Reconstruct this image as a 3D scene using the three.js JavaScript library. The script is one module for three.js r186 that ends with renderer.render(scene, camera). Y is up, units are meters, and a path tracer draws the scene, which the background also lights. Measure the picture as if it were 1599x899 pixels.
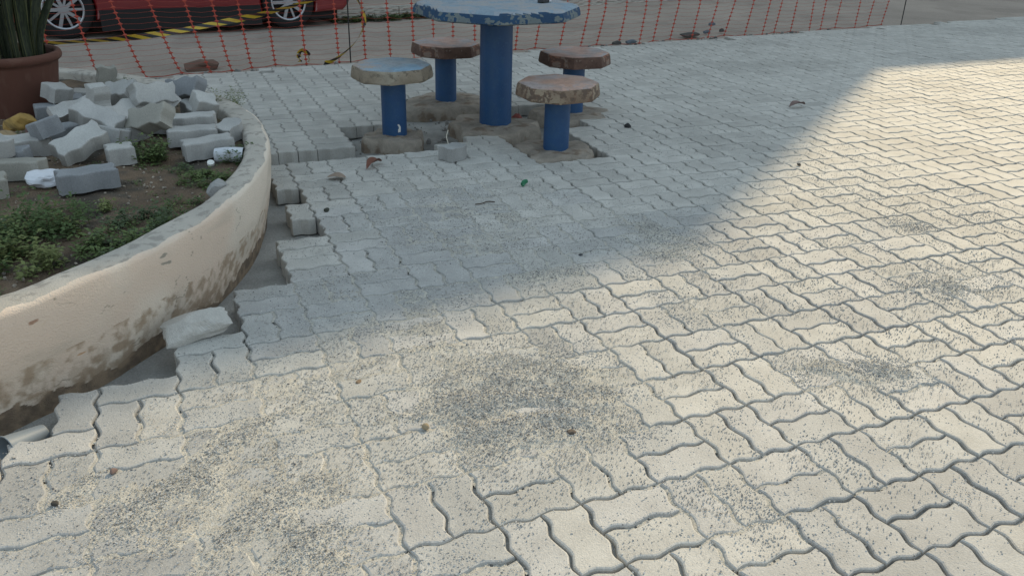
import * as THREE from 'three';
import { mergeGeometries, mergeVertices, toCreasedNormals } from 'three/addons/utils/BufferGeometryUtils.js';

// ---------------------------------------------------------------- camera, sky, sun, exposure
const M = 0.23, U = M / 2;                       // one basket-weave square of the paving, and half of it
const scene = new THREE.Scene();
const camera = new THREE.PerspectiveCamera(37.83, 1024 / 575, 0.05, 400);
{
  const yaw = -0.40998, pitch = 0.44013, roll = 0.02496;
  const c = Math.cos(yaw), s = Math.sin(yaw), cp = Math.cos(pitch), sp = Math.sin(pitch);
  const R = new THREE.Vector3(c, 0, -s), F = new THREE.Vector3(-s, 0, -c), Y = new THREE.Vector3(0, 1, 0);
  const fwd = F.clone().multiplyScalar(cp).addScaledVector(Y, -sp), up0 = Y.clone().multiplyScalar(cp).addScaledVector(F, sp);
  const right = R.clone().multiplyScalar(Math.cos(roll)).addScaledVector(up0, Math.sin(roll));
  const up = up0.clone().multiplyScalar(Math.cos(roll)).addScaledVector(R, -Math.sin(roll));
  camera.quaternion.setFromRotationMatrix(new THREE.Matrix4().makeBasis(right, up, fwd.clone().negate()));
  camera.position.set(-1.740 * M, 6.1534 * M, 7.5136 * M);
}
const SKY = 1.08;
const SUN_EL = 32 * Math.PI / 180;
const sunDir = new THREE.Vector3(0.8 * Math.cos(SUN_EL), Math.sin(SUN_EL), -0.6 * Math.cos(SUN_EL)).normalize();
const skyTex = (() => {                          // bright hazy afternoon sky: pale at the horizon, soft blue overhead, a wide glow round the sun
  const w = 512, h = 256, d = new Float32Array(w * h * 4);
  for (let y = 0; y < h; y++) for (let x = 0; x < w; x++) {
    const el = ((y + .5) / h - .5) * Math.PI, az = ((x + .5) / w - .5) * 2 * Math.PI, dx = Math.cos(el) * Math.cos(az), dy = Math.sin(el), dz = Math.cos(el) * Math.sin(az);
    const t = Math.pow(Math.max(0, dy), .55), cs = dx * sunDir.x + dy * sunDir.y + dz * sunDir.z, glow = Math.pow(Math.max(0, cs), 6) * .5 + Math.pow(Math.max(0, cs), 40) * .8, k = (y * w + x) * 4;
    const lo = [.88, .95, .98], hi = [.51, .69, .86]; const below = dy < 0 ? .45 : 1;
    for (let c = 0; c < 3; c++) d[k + c] = SKY * below * (lo[c] + (hi[c] - lo[c]) * t + glow * [1, .93, .8][c]);
    d[k + 3] = 1;
  }
  const t = new THREE.DataTexture(d, w, h, THREE.RGBAFormat, THREE.FloatType); t.mapping = THREE.EquirectangularReflectionMapping; t.magFilter = t.minFilter = THREE.LinearFilter; t.wrapS = THREE.RepeatWrapping; t.needsUpdate = true; return t;
})();
scene.background = scene.environment = skyTex;
const sun = new THREE.DirectionalLight(0xffe6ba, 4.0);
sun.position.copy(sunDir).multiplyScalar(60); sun.castShadow = true;
sun.shadow.mapSize.set(4096, 4096);
Object.assign(sun.shadow.camera, { left: -25, right: 25, top: 25, bottom: -25, near: 1, far: 120 });
scene.add(sun, sun.target);
const renderer = new THREE.WebGLRenderer({ antialias: true });
renderer.setSize(1024, 575);
renderer.shadowMap.enabled = true;
renderer.toneMapping = THREE.LinearToneMapping;
renderer.toneMappingExposure = .97;

// ---------------------------------------------------------------- helpers
function mulberry(a) { return () => { a |= 0; a = a + 0x6D2B79F5 | 0; let t = Math.imul(a ^ a >>> 15, 1 | a); t = t + Math.imul(t ^ t >>> 7, 61 | t) ^ t; return ((t ^ t >>> 14) >>> 0) / 4294967296; }; }
const rnd = mulberry(20240607), rr = (a, b) => a + (b - a) * rnd();
const clamp = (x, a = 0, b = 1) => Math.min(b, Math.max(a, x)), sstep = (a, b, x) => { const t = clamp((x - a) / (b - a)); return t * t * (3 - 2 * t); };
const PERM = (() => { const r = mulberry(77), p = new Float32Array(4096); for (let i = 0; i < 4096; i++) p[i] = r(); return p; })();
const hash2 = (x, y) => PERM[((x * 374761393 + y * 668265263) ^ ((x * 374761393 + y * 668265263) >>> 13)) & 4095];
function vnoise(x, y) { const xi = Math.floor(x), yi = Math.floor(y), fx = x - xi, fy = y - yi, u = fx * fx * (3 - 2 * fx), v = fy * fy * (3 - 2 * fy); const a = hash2(xi, yi), b = hash2(xi + 1, yi), c = hash2(xi, yi + 1), d = hash2(xi + 1, yi + 1); return a + (b - a) * u + (c - a) * v + (a - b - c + d) * u * v; }
function fbm(x, y, o = 4) { let s = 0, a = .5, f = 1; for (let i = 0; i < o; i++) { s += a * vnoise(x * f + i * 17.3, y * f - i * 9.1); a *= .5; f *= 2.03; } return s / (1 - Math.pow(.5, o)); }
// tileable noise for textures, period p cells
function tnoise(x, y, p, seed = 0) { const xi = Math.floor(x), yi = Math.floor(y), fx = x - xi, fy = y - yi, u = fx * fx * (3 - 2 * fx), v = fy * fy * (3 - 2 * fy), w = n => ((n % p) + p) % p; const h = (i, j) => hash2(w(i) + seed * 131, w(j) + seed * 57); const a = h(xi, yi), b = h(xi + 1, yi), c = h(xi, yi + 1), d = h(xi + 1, yi + 1); return a + (b - a) * u + (c - a) * v + (a - b - c + d) * u * v; }
function tfbm(u, v, p, o, seed = 0) { let s = 0, a = .5, n = 0; for (let i = 0; i < o; i++) { s += a * tnoise(u * p, v * p, p, seed + i); n += a; a *= .55; p *= 2; } return s / n; }
function tex(w, h, fn, { srgb = true, repeat } = {}) {         // fn(u, v) -> [r, g, b] 0..1 (sRGB values when srgb)
  const d = new Uint8Array(w * h * 4);
  for (let y = 0; y < h; y++) for (let x = 0; x < w; x++) { const c = fn((x + .5) / w, (y + .5) / h), k = (y * w + x) * 4; d[k] = clamp(c[0]) * 255; d[k + 1] = clamp(c[1]) * 255; d[k + 2] = clamp(c[2]) * 255; d[k + 3] = 255; }
  const t = new THREE.DataTexture(d, w, h); t.wrapS = t.wrapT = THREE.RepeatWrapping; t.magFilter = THREE.LinearFilter; t.minFilter = THREE.LinearMipmapLinearFilter; t.generateMipmaps = true;
  if (srgb) t.colorSpace = THREE.SRGBColorSpace; if (repeat) t.repeat.set(...repeat); t.needsUpdate = true; return t;
}
const grey = g => [g, g, g];
const mixc = (a, b, t) => [a[0] + (b[0] - a[0]) * t, a[1] + (b[1] - a[1]) * t, a[2] + (b[2] - a[2]) * t];
const std = (p) => new THREE.MeshStandardMaterial({ roughness: .9, metalness: 0, ...p });
const used = new Map();
function numbered(n) { const k = used.get(n) ?? 0; used.set(n, k + 1); return k ? n + '_' + String(k).padStart(3, '0') : n; }
function shade(o) { o.castShadow = o.receiveShadow = true; return o; }
function mesh(name, geo, mat, parent) { const o = shade(new THREE.Mesh(geo, mat)); o.name = parent && parent !== scene ? name : numbered(name); (parent ?? scene).add(o); return o; }
function thing(name, label, category, pos = [0, 0, 0], turn = 0, group) { const g = new THREE.Group(); g.name = numbered(name); g.position.set(...pos); g.rotation.y = turn; g.userData = { label, category }; if (group) g.userData.group = group; scene.add(g); return g; }
function single(name, geo, mat, label, category, group) { const o = mesh(name, geo, mat); o.userData = { label, category }; if (group) o.userData.group = group; return o; }
function structure(name, geo, mat) { const o = mesh(name, geo, mat); o.userData.kind = 'structure'; return o; }
const V3 = (x, y, z) => new THREE.Vector3(x, y, z);
function geoFrom(pos, uv, idx) { const g = new THREE.BufferGeometry(); g.setAttribute('position', new THREE.Float32BufferAttribute(pos, 3)); g.setAttribute('uv', new THREE.Float32BufferAttribute(uv, 2)); if (idx) g.setIndex(idx); g.computeVertexNormals(); return g; }
function plain(g) { const n = g.index ? g.toNonIndexed() : g.clone(); for (const k of Object.keys(n.attributes)) if (!['position', 'normal', 'uv'].includes(k)) n.deleteAttribute(k); return n; }
const merge = list => mergeGeometries(list.map(plain));
const box = (w, h, d, x = 0, y = 0, z = 0) => new THREE.BoxGeometry(w, h, d).translate(x, y, z);
// closed prism between y = -h and y = 0 from an outline [x, z], with a chamfered upper rim
function prism(outline, h, ch, lowCh = 0) {
  let P = outline.map(p => new THREE.Vector2(p[0], p[1]));
  if (THREE.ShapeUtils.isClockWise(P)) P.reverse();
  const n = P.length;
  const inset = d => P.map((p, i) => { const a = P[(i + n - 1) % n], b = P[(i + 1) % n]; const t = b.clone().sub(a).normalize(); return new THREE.Vector2(p.x - t.y * d, p.y + t.x * d); });
  const top = inset(ch), bot = lowCh ? inset(lowCh) : P;
  const pos = [], uv = []; let per = 0; const cum = [0];
  for (let i = 0; i < n; i++) { per += P[i].distanceTo(P[(i + 1) % n]); cum.push(per); }
  const push = (a, b, c, ua, ub, uc) => { pos.push(...a, ...b, ...c); uv.push(...ua, ...ub, ...uc); };
  for (const f of THREE.ShapeUtils.triangulateShape(top, [])) { const [a, b, c] = f.map(k => top[k]); push([a.x, 0, a.y], [c.x, 0, c.y], [b.x, 0, b.y], [a.x, a.y], [c.x, c.y], [b.x, b.y]); }
  for (const f of THREE.ShapeUtils.triangulateShape(bot, [])) { const [a, b, c] = f.map(k => bot[k]); push([a.x, -h, a.y], [b.x, -h, b.y], [c.x, -h, c.y], [a.x, a.y], [b.x, b.y], [c.x, c.y]); }
  const band = (A, ya, B, yb) => { for (let i = 0; i < n; i++) { const j = (i + 1) % n, s = cum[i], e = cum[i + 1]; const a = [A[i].x, ya, A[i].y], b = [A[j].x, ya, A[j].y], c = [B[j].x, yb, B[j].y], d = [B[i].x, yb, B[i].y]; push(a, b, c, [s, ya], [e, ya], [e, yb]); push(a, c, d, [s, ya], [e, yb], [s, yb]); } };
  const mid = inset(ch * .32); band(top, 0, mid, -ch * .3); band(mid, -ch * .3, P, -ch * 1.1); band(P, -ch * 1.1, bot, -h);
  const g = new THREE.BufferGeometry(); g.setAttribute('position', new THREE.Float32BufferAttribute(pos, 3)); g.setAttribute('uv', new THREE.Float32BufferAttribute(uv, 2)); g.computeVertexNormals();
  return g;
}
// rings of [x, y, z] lofted into a closed solid
function loft(rings, capA = true, capB = true, uvScale = 1) {
  const n = rings[0].length, pos = [], uv = []; const push = (...v) => { for (const [p, t] of v) { pos.push(...p); uv.push(...t); } };
  let vy = 0;
  for (let r = 0; r + 1 < rings.length; r++) {
    const A = rings[r], B = rings[r + 1], dv = Math.hypot(A[0][0] - B[0][0], A[0][1] - B[0][1], A[0][2] - B[0][2]); let s = 0;
    for (let i = 0; i < n; i++) { const j = (i + 1) % n, e = s + Math.hypot(A[i][0] - A[j][0], A[i][2] - A[j][2]); push([A[i], [s, vy]], [B[i], [s, vy + dv]], [B[j], [e, vy + dv]]); push([A[i], [s, vy]], [B[j], [e, vy + dv]], [A[j], [e, vy]]); s = e; }
    vy += dv;
  }
  const cap = (R, flip) => { const c = [0, 1, 2].map(k => R.reduce((q, p) => q + p[k], 0) / n); for (let i = 0; i < n; i++) { const a = R[i], b = R[(i + 1) % n]; const t = p => [p, [p[0], p[2]]]; flip ? push(t(c), t(a), t(b)) : push(t(c), t(b), t(a)); } };
  if (capA) cap(rings[0], true); if (capB) cap(rings[rings.length - 1], false);
  const g = new THREE.BufferGeometry(); g.setAttribute('position', new THREE.Float32BufferAttribute(pos, 3)); g.setAttribute('uv', new THREE.Float32BufferAttribute(uv.map(x => x * uvScale), 2)); g.computeVertexNormals(); return g;
}
const creased = (g, a = .7) => toCreasedNormals(g, a);
function jitterGeo(g, amp, freq, seed = 0) { const p = g.attributes.position; for (let i = 0; i < p.count; i++) { const x = p.getX(i), y = p.getY(i), z = p.getZ(i); p.setXYZ(i, x + amp * (vnoise(y * freq + seed, z * freq + 3) - .5) * 2, y + amp * (vnoise(z * freq + seed + 9, x * freq + 5) - .5) * 2, z + amp * (vnoise(x * freq + seed + 21, y * freq + 7) - .5) * 2); } g.computeVertexNormals(); return g; }
function ribbon(pts, width, side = V3(0, 1, 0), t = 0.0006) {       // a thin strip of real thickness along points; u runs along it in metres
  const pos = [], uv = [], idx = []; let s = 0;
  pts.forEach((p, i) => { if (i) s += p.distanceTo(pts[i - 1]); const sd = Array.isArray(side) ? side[i] : side; const d = (pts[Math.min(i + 1, pts.length - 1)].clone().sub(pts[Math.max(i - 1, 0)])).normalize(); const nn = d.clone().cross(sd).normalize().multiplyScalar(t); for (const q of [1, -1]) for (const e of [-1, 1]) { const v = p.clone().addScaledVector(sd, e * width / 2).addScaledVector(nn, q); pos.push(v.x, v.y, v.z); uv.push(s, (e + 1) / 2 * width); } if (i) { const a = (i - 1) * 4, b = i * 4; idx.push(a, b, a + 1, a + 1, b, b + 1, a + 2, a + 3, b + 2, a + 3, b + 3, b + 2, a, a + 2, b, b, a + 2, b + 2, a + 1, b + 1, a + 3, a + 3, b + 1, b + 3); } });
  return geoFrom(pos, uv, idx);
}
const tube = (pts, r, seg = 12, rad = 6) => new THREE.TubeGeometry(new THREE.CatmullRomCurve3(pts), seg, r, rad, false);

// ---------------------------------------------------------------- textures and materials
const concreteFn = (lo, hi, tint, seed) => (u, v) => { const f = tfbm(u, v, 6, 5, seed), g = tnoise(u * 256, v * 256, 256, seed + 9), p = tnoise(u * 128, v * 128, 128, seed + 4); let c = lo + (hi - lo) * (f * .55 + g * .3 + p * .15); if (p > .93) c -= .1; return [c * tint[0], c * tint[1], c * tint[2]]; };
const bumpGrain = tex(512, 512, (u, v) => grey(.35 * tnoise(u * 256, v * 256, 256, 1) + .35 * tnoise(u * 128, v * 128, 128, 2) + .3 * tfbm(u, v, 12, 3, 3)), { srgb: false, repeat: [2.4, 2.4] });
const paverTex = tex(1024, 1024, concreteFn(.58, .8, [1, .99, .965], 11), { repeat: [1.7, 1.7] });
const paverMats = [[1.05, 1.04, 1.01], [1, 1, 1], [.96, .96, .94], [.92, .93, .93], [.84, .85, .86]].map(c => std({ color: new THREE.Color().setRGB(...c.map(x => Math.min(1, x * .93))), map: paverTex, bumpMap: bumpGrain, bumpScale: .0016, roughness: .7 }));
const sandTex = tex(1024, 1024, (u, v) => { const g = tnoise(u * 512, v * 512, 512, 31), h = tnoise(u * 256, v * 256, 256, 32), f = tfbm(u, v, 8, 4, 33); const c = .5 + .2 * g + .12 * h + .14 * f; return [c * 1.0, c * .99, c * .965]; }, { repeat: [1.6, 1.6] });
const sandMat = std({ color: 0xebe8e0, map: sandTex, bumpMap: bumpGrain, bumpScale: .003, roughness: 1 });
const bedTex = tex(512, 512, (u, v) => { const c = .42 + .2 * tfbm(u, v, 8, 5, 41) + .08 * tnoise(u * 256, v * 256, 256, 42); return [c, c * .985, c * .95]; }, { repeat: [1, 1] });
const bedMat = std({ map: bedTex, bumpMap: bumpGrain, bumpScale: .003, roughness: 1 });
const roadTex = tex(1024, 1024, (u, v) => { const f = tfbm(u, v, 4, 6, 51), g = tnoise(u * 400, v * 400, 400, 52), s = sstep(.55, .75, tfbm(u, v, 7, 4, 55)); let c = .47 + .14 * f + .06 * g - .04 * s; return [c * 1.03, c * .95, c * .875]; }, { repeat: [.28, .28] });
const roadMat = std({ map: roadTex, bumpMap: bumpGrain, bumpScale: .003, roughness: .95 });
const soilTex = tex(512, 512, (u, v) => { const f = tfbm(u, v, 6, 5, 61), g = tnoise(u * 200, v * 200, 200, 62); const c = .22 + .22 * f + .08 * g; return mixc([c * 1.1, c * .92, c * .74], [c * .8, c * .72, c * .62], sstep(.45, .65, tfbm(u, v, 5, 3, 65))); }, { repeat: [1.4, 1.4] });
const soilMat = std({ map: soilTex, bumpMap: bumpGrain, bumpScale: .006, roughness: 1 });

// ---------------------------------------------------------------- ground, road, kerb
const bedY = -0.086;
const WC = [-9.95 * M, -11.53 * M], WR = 10.35 * M;                // planter centre and outer radius
const wallR = a => WR + M * (.13 * Math.sin(a * 3.1 + .6) * .8 - .04);
{
  const far = 180, g = new THREE.PlaneGeometry(2 * far, 2 * far).rotateX(-Math.PI / 2).translate(0, -.14, 0);
  const uv = g.attributes.uv; for (let i = 0; i < uv.count; i++) uv.setXY(i, uv.getX(i) * far, uv.getY(i) * far);
  structure('ground', g, bedMat);
}
{ // screeded sand that the paving is laid on, bare where pavers are missing
  const x0 = -3, x1 = 16, z0 = -7.6, z1 = 3.2, pos = [], uv = [], idx = [], nx = 220, nz = 135;
  for (let j = 0; j <= nz; j++) for (let i = 0; i <= nx; i++) { const s = i / nx, x = x0 + (x1 - x0) * (s * .45 + .55 * s * s), z = z0 + (z1 - z0) * j / nz; const h = bedY + .012 * (fbm(x * 4, z * 4, 4) - .6) + .008 * (fbm(x * 17, z * 17, 3) - .6); pos.push(x, Math.min(h, -.0815), z); uv.push(x, z); }
  for (let j = 0; j < nz; j++) for (let i = 0; i < nx; i++) { const a = j * (nx + 1) + i; idx.push(a, a + nx + 1, a + 1, a + 1, a + nx + 1, a + nx + 2); }
  const o = mesh('sand_bed', geoFrom(pos, uv, idx), bedMat); o.userData = { kind: 'structure' };
}
const EDGE = [[-30, -22.2], [-4.6, -24.3], [2.45, -25.5], [6, -25.9], [18, -26.8], [32, -28.2], [48, -29.7], [80, -32.5]];
const edgeZ = i => { for (let k = 0; k + 1 < EDGE.length; k++) if (i <= EDGE[k + 1][0]) { const t = (i - EDGE[k][0]) / (EDGE[k + 1][0] - EDGE[k][0]); return EDGE[k][1] + t * (EDGE[k + 1][1] - EDGE[k][1]); } return -32.5; };
const roadY = -0.028;
{
  const sh = new THREE.Shape(); const pts = EDGE.map(([i, z]) => [i * M, (z - .08) * M]);
  sh.moveTo(-40, 60); pts[0][0] = -40; pts.forEach(([x, z]) => sh.lineTo(x, -z)); sh.lineTo(60, -pts[pts.length - 1][1]); sh.lineTo(60, 60);
  const g = new THREE.ExtrudeGeometry(sh, { depth: .1, bevelEnabled: false }).rotateX(-Math.PI / 2).translate(0, roadY - .1, 0);
  structure('road', g, roadMat);
}
const kerbMat = std({ map: tex(512, 128, (u, v) => { const f = tfbm(u, v, 8, 5, 71), s = sstep(.5, .62, f); return mixc([.72, .7, .66], [.45, .43, .4], s * .8); }, { repeat: [1.2, 3] }), roughness: .95, bumpMap: bumpGrain, bumpScale: .003 });
{
  const a = V3(7.6 * M, 0, -37.4 * M), b = V3(60 * M, 0, -48.5 * M), L = a.distanceTo(b), n = Math.round(L / .8), turn = Math.atan2(-(b.z - a.z), b.x - a.x);
  const k = thing('kerb', 'pale worn concrete kerb stones along the far side of the street', 'kerb', [a.x, roadY, a.z], turn);
  const stone = jitterGeo(new THREE.BoxGeometry(L / n - .008, .16, .16, 6, 2, 2).translate(L / n / 2, .06, -.08), .004, 30);
  for (let i = 0; i < n; i++) { const o = mesh('kerb_stone', stone, kerbMat, k); o.position.x = i * L / n; o.position.z = rr(-.006, .006); }
  const walk = structure('sidewalk', box(L + 6, .13, 3, L / 2 - .5 + 3.5, .055, -1.665).applyMatrix4(new THREE.Matrix4().makeRotationY(turn)).translate(a.x, roadY, a.z), roadMat);
}

// ---------------------------------------------------------------- paving: interlocking sixteen-sided pavers in basket weave
const WT = [0, .25, .36, .64, .75], AMP = .0098;
const wave = t => { t -= Math.floor(t); return t < .31 ? t / .31 * (t > .24 ? .93 : 1) : t < .69 ? (.5 - t) / .19 * (t < .38 || t > .62 ? .93 : 1) : (t - 1) / .31 * (t < .76 ? .93 : 1); };
function paverOutline(units, rng, gap = .0032, jit = .0006) {        // lies along x: units x 1 cells of U, centred
  const pts = [];
  for (let k = 0; k < units; k++) for (const t of WT) pts.push([(k + t) * U, -AMP * wave(t)]);
  for (const t of WT) pts.push([units * U + AMP * wave(t), t * U]);
  for (let k = units - 1; k >= 0; k--) for (const t of [...WT].map(q => 1 - q)) pts.push([(k + t) * U, U - AMP * wave(t)]);
  for (const t of [...WT].map(q => 1 - q)) pts.push([AMP * wave(t), t * U]);
  const n = pts.length;
  return pts.map((p, i) => { const a = pts[(i + n - 1) % n], b = pts[(i + 1) % n], dx = b[0] - a[0], dz = b[1] - a[1], l = Math.hypot(dx, dz), g = gap + rng() * jit; return [p[0] - dz / l * g - units * U / 2, p[1] + dx / l * g - U / 2]; });
}
const PH = .08, prng = mulberry(5);
const shiftUV = (g, a, b) => { const t = g.attributes.uv; for (let i = 0; i < t.count; i++) t.setXY(i, t.getX(i) + a, t.getY(i) + b); return g; };
const paverGeos = [0, 1, 2, 3, 4, 5].map(k => shiftUV(prism(paverOutline(2, prng, .003 + .0006 * (k % 3), .0009), PH, .0062), k * .37, k * .23));
const halfGeos = [0, 1].map(k => shiftUV(prism(paverOutline(1, prng), PH, .0062), k * .31, .4));
const missing = new Set(); const miss = (i, j) => { for (const a of [0, 1]) for (const b of [0, 1]) missing.add((2 * i + a) + ',' + (2 * j + b)); };
for (const [i0, i1, j0, j1] of [[0, 3, -14, -14], [3, 4, -16, -14], [5, 7, -19, -15], [7, 8, -14, -12], [8, 10, -17, -16], [8, 9, -15, -15], [0, 0, -11, -11], [0, 0, -9, -9], [-1, -1, -9, -7], [-2, -2, -8, -6], [-3, -3, -7, -5], [-4, -4, -6, -4], [-5, -5, -6, -3], [-6, -6, -5, -2]]) for (let i = i0; i <= i1; i++) for (let j = j0; j <= j1; j++) miss(i, j);
for (const [a, b] of [[10, -28], [11, -28], [-4, -10], [-3, -10], [-6, -8], [-5, -8], [-8, -6], [-7, -6], [17, -23], [17, -24], [16, -24]]) missing.add(a + ',' + b);
const present = (a, b) => { const i = (a + .5) / 2, j = (b + .5) / 2; if (missing.has(a + ',' + b)) return false; if (Math.hypot(i * M - WC[0], j * M - WC[1]) < WR + .30 * M) return false; if (j < edgeZ(i) + .2) return false; if (j < edgeZ(i) + .75 && hash2(a * 3 + 5, b * 7 + 11) > .93) return false; return true; };
camera.updateMatrixWorld(); camera.updateProjectionMatrix();
const inView = (x, y, z, m = 1.12) => { const v = V3(x, y, z).project(camera); return Math.abs(v.x) < m && v.y < m + .1 && v.y > -m - .1 && v.z < 1; };
const paving = new THREE.Group(); paving.name = 'paving'; paving.userData.kind = 'structure'; scene.add(paving);
const pavers = [];
const laid = new Set(), owner = new Map();
const inJoint = (x, z, w = .0052) => { const u = x / U - AMP * wave(z / U) / U, v = z / U + AMP * wave(x / U) / U, a = Math.floor(u), b = Math.floor(v), me = owner.get(a + ',' + b), e = w / U; return (u - a < e && owner.get((a - 1) + ',' + b) !== me) || (a + 1 - u < e && owner.get((a + 1) + ',' + b) !== me) || (v - b < e && owner.get(a + ',' + (b - 1)) !== me) || (b + 1 - v < e && owner.get(a + ',' + (b + 1)) !== me); };
function layPaver(a, b, vertical, units = 2) {
  const cx = vertical ? (a + .5) * U : (a + units / 2) * U, cz = vertical ? (b + units / 2) * U : (b + .5) * U;
  pavers.push({ x: cx, z: cz, vertical, units });
  for (let k = 0; k < units; k++) { const key = vertical ? a + ',' + (b + k) : (a + k) + ',' + b; laid.add(key); owner.set(key, pavers.length); }
}
layPaver(-7, -7, true); missing.add('-7,-7'); missing.add('-7,-6'); missing.delete('-8,-6'); missing.add('-8,-6');
for (let i = -12; i <= 66; i++) for (let j = -34; j <= 11; j++) {
  let vertical = ((i + j) % 2 + 2) % 2 === 0; if (i === 0 && j === -8) vertical = false;
  for (let k = 0; k < 2; k++) {
    const c = vertical ? [[2 * i + k, 2 * j], [2 * i + k, 2 * j + 1]] : [[2 * i, 2 * j + k], [2 * i + 1, 2 * j + k]];
    const p = c.map(q => present(...q));
    if (p[0] && p[1]) layPaver(...c[0], vertical); else if (p[0] || p[1]) layPaver(...(p[0] ? c[0] : c[1]), vertical, 1);
  }
}
{
  const cp = camera.position; pavers.forEach(p => { const d = Math.hypot(p.x - cp.x, cp.y, p.z - cp.z); p.size = inView(p.x, 0, p.z, 1.02) ? p.units * cp.y / (d * d * d) : 0; });
  pavers.sort((a, b) => b.size - a.size);
  const rest = new Map();
  pavers.forEach((p, n) => {
    const near = sstep(-1.2, 1.2, p.z + 1.2);
    p.y = rr(-.0028, .0014); p.rx = rr(-.011, .011); p.rz = rr(-.011, .011); p.ry = (p.vertical ? -Math.PI / 2 : 0) + rr(-.012, .012) * (.6 + .6 * near); p.x += rr(-.0013, .0013); p.z += rr(-.0013, .0013);
    const dust = fbm(p.x * 1.7 + 3, p.z * 1.7, 3), v = Math.floor(clamp((.5 - dust) * 2.2 + .5 + rr(-.35, .35), 0, .999) * 5), gk = Math.floor(rnd() * 6), geo = p.units === 2 ? paverGeos[gk] : halfGeos[gk % 2];
    const flip = rnd() < .5 ? Math.PI : 0;
    if (n < 300) { const o = shade(new THREE.Mesh(geo, paverMats[v])); o.name = n ? 'paver_' + String(n).padStart(3, '0') : 'paver'; o.position.set(p.x, p.y, p.z); o.rotation.set(p.rx, p.ry + flip, p.rz); paving.add(o); }
    else { const key = (p.units === 2 ? 'f' : 'h') + gk % 2; if (!rest.has(key)) rest.set(key, []); rest.get(key).push([p, v, flip]); }
  });
  const restGroup = new THREE.Group(); restGroup.name = 'far_pavers'; restGroup.userData.kind = 'stuff'; paving.add(restGroup);
  const geos = []; const mm = new THREE.Matrix4(), q = new THREE.Quaternion();
  for (const [key, list] of rest) {
    const im = shade(new THREE.InstancedMesh(key[0] === 'f' ? paverGeos[+key[1]] : halfGeos[+key[1]], paverMats[0], list.length)); im.name = 'paver_field'; im.userData.kind = 'stuff';
    list.forEach(([p, v, flip], k) => { q.setFromEuler(new THREE.Euler(p.rx, p.ry + flip, p.rz)); mm.compose(V3(p.x, p.y, p.z), q, V3(1, 1, 1)); im.setMatrixAt(k, mm); im.setColorAt(k, new THREE.Color().setScalar([1, .97, .93, .9, .82][v])); });
    restGroup.add(im);
  }
}
{ // sand swept into the joints
  const pos = [], uv = [], idx = []; let n = 0;
  for (const key of laid) { const [a, b] = key.split(',').map(Number); const h = [0, 1, 2, 3].map(k => { const x = a + (k & 1), z = b + (k >> 1); return -.0092 - .0105 * hash2(x * 5 + 1, z * 5 + 2) * (1 - .75 * sstep(-6, -14, z / 2)) + .0025 * sstep(-6, -14, z / 2); });
    const L = laid.has((a - 1) + ',' + b) ? 0 : .012, R = laid.has((a + 1) + ',' + b) ? 0 : .012, T = laid.has(a + ',' + (b - 1)) ? 0 : .012, B = laid.has(a + ',' + (b + 1)) ? 0 : .012;
    const x0 = a * U + L + (L ? AMP : 0), x1 = (a + 1) * U - R - (R ? AMP : 0), z0 = b * U + T + (T ? AMP : 0), z1 = (b + 1) * U - B - (B ? AMP : 0);
    pos.push(x0, h[0], z0, x1, h[1], z0, x0, h[2], z1, x1, h[3], z1); for (const [x, z] of [[x0, z0], [x1, z0], [x0, z1], [x1, z1]]) uv.push(x, z);
    idx.push(n, n + 2, n + 1, n + 1, n + 2, n + 3); n += 4; }
  const o = mesh('joint_sand', geoFrom(pos, uv, idx), bedMat, paving); o.userData.kind = 'stuff';
}

// ---------------------------------------------------------------- coarse sand spilt over the paving
const BLOBS = [[2.14, -1.2, 1.75, 1.4, 1.15], [2.3, -.95, 1.1, .75, .9], [4.2, -7.6, 2.4, 3.2, .9], [7.3, -5.5, .8, 1.5, 1.0], [4.4, -4.7, 1.5, .5, .6], [-1.9, -.75, 1.25, 1.3, .74], [-1.0, .5, .9, .9, .72], [6.6, -.3, .7, .5, 1.05], [7.6, .1, .8, .5, .95], [10.8, -1.9, 1.4, .9, .95], [12.2, -4.4, 1.6, .6, .6], [3.4, 1.8, .9, .9, .66], [-.8, -2.4, 1.1, 1.2, .72], [1.5, -3.5, 1.1, .9, .7], [6, -2.4, .6, 1.4, .5], [13.2, -7, 1.9, 1.8, .34], [.2, 1.6, .8, .6, .6], [-3.2, -.9, .8, 1.0, .6], [5.4, 1.5, 1.0, .6, .5], [.4, -5.2, 1.4, 1.6, .5]];
const spread = (i, j) => { let s = 0; for (const [x, z, rx, rz, a] of BLOBS) { const d = ((i - x) / rx) ** 2 + ((j - z) / rz) ** 2; if (d < 9) s += a * Math.exp(-d * .8); } return s; };
const sweep = (i, j) => { const r = Math.hypot(i - 1.2, j - 4.2); return .5 + .5 * Math.sin(r * 11 + 2.2 * fbm(i * .9, j * .9, 2) * 4); };
const arcs = (i, j) => { const dx = i - 1.9, dz = j - 3.2, r = Math.hypot(dx, dz), t = Math.atan2(dz, dx); return .55 * fbm(r * 3.4 + 9, t * 3.2, 3) + .45 * fbm(i * 2.3 + 4, j * 2.3, 4); };
const sandT = (x, z) => { const i = x / M, j = z / M, s = spread(i, j); if (s < .12) return -.02; const n = arcs(i, j), f = fbm(i * 9, j * 9 + 3, 3); return .016 * (Math.min(s, 1.5) * (.3 + .95 * n) - .78) + .0035 * (f - .5) + (.0022 + .005 * sstep(.9, 1.4, s)) * (sweep(i, j) - .5) * clamp(s); };
const onPaving = (x, z) => laid.has(Math.floor(x / U) + ',' + Math.floor(z / U));
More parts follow.
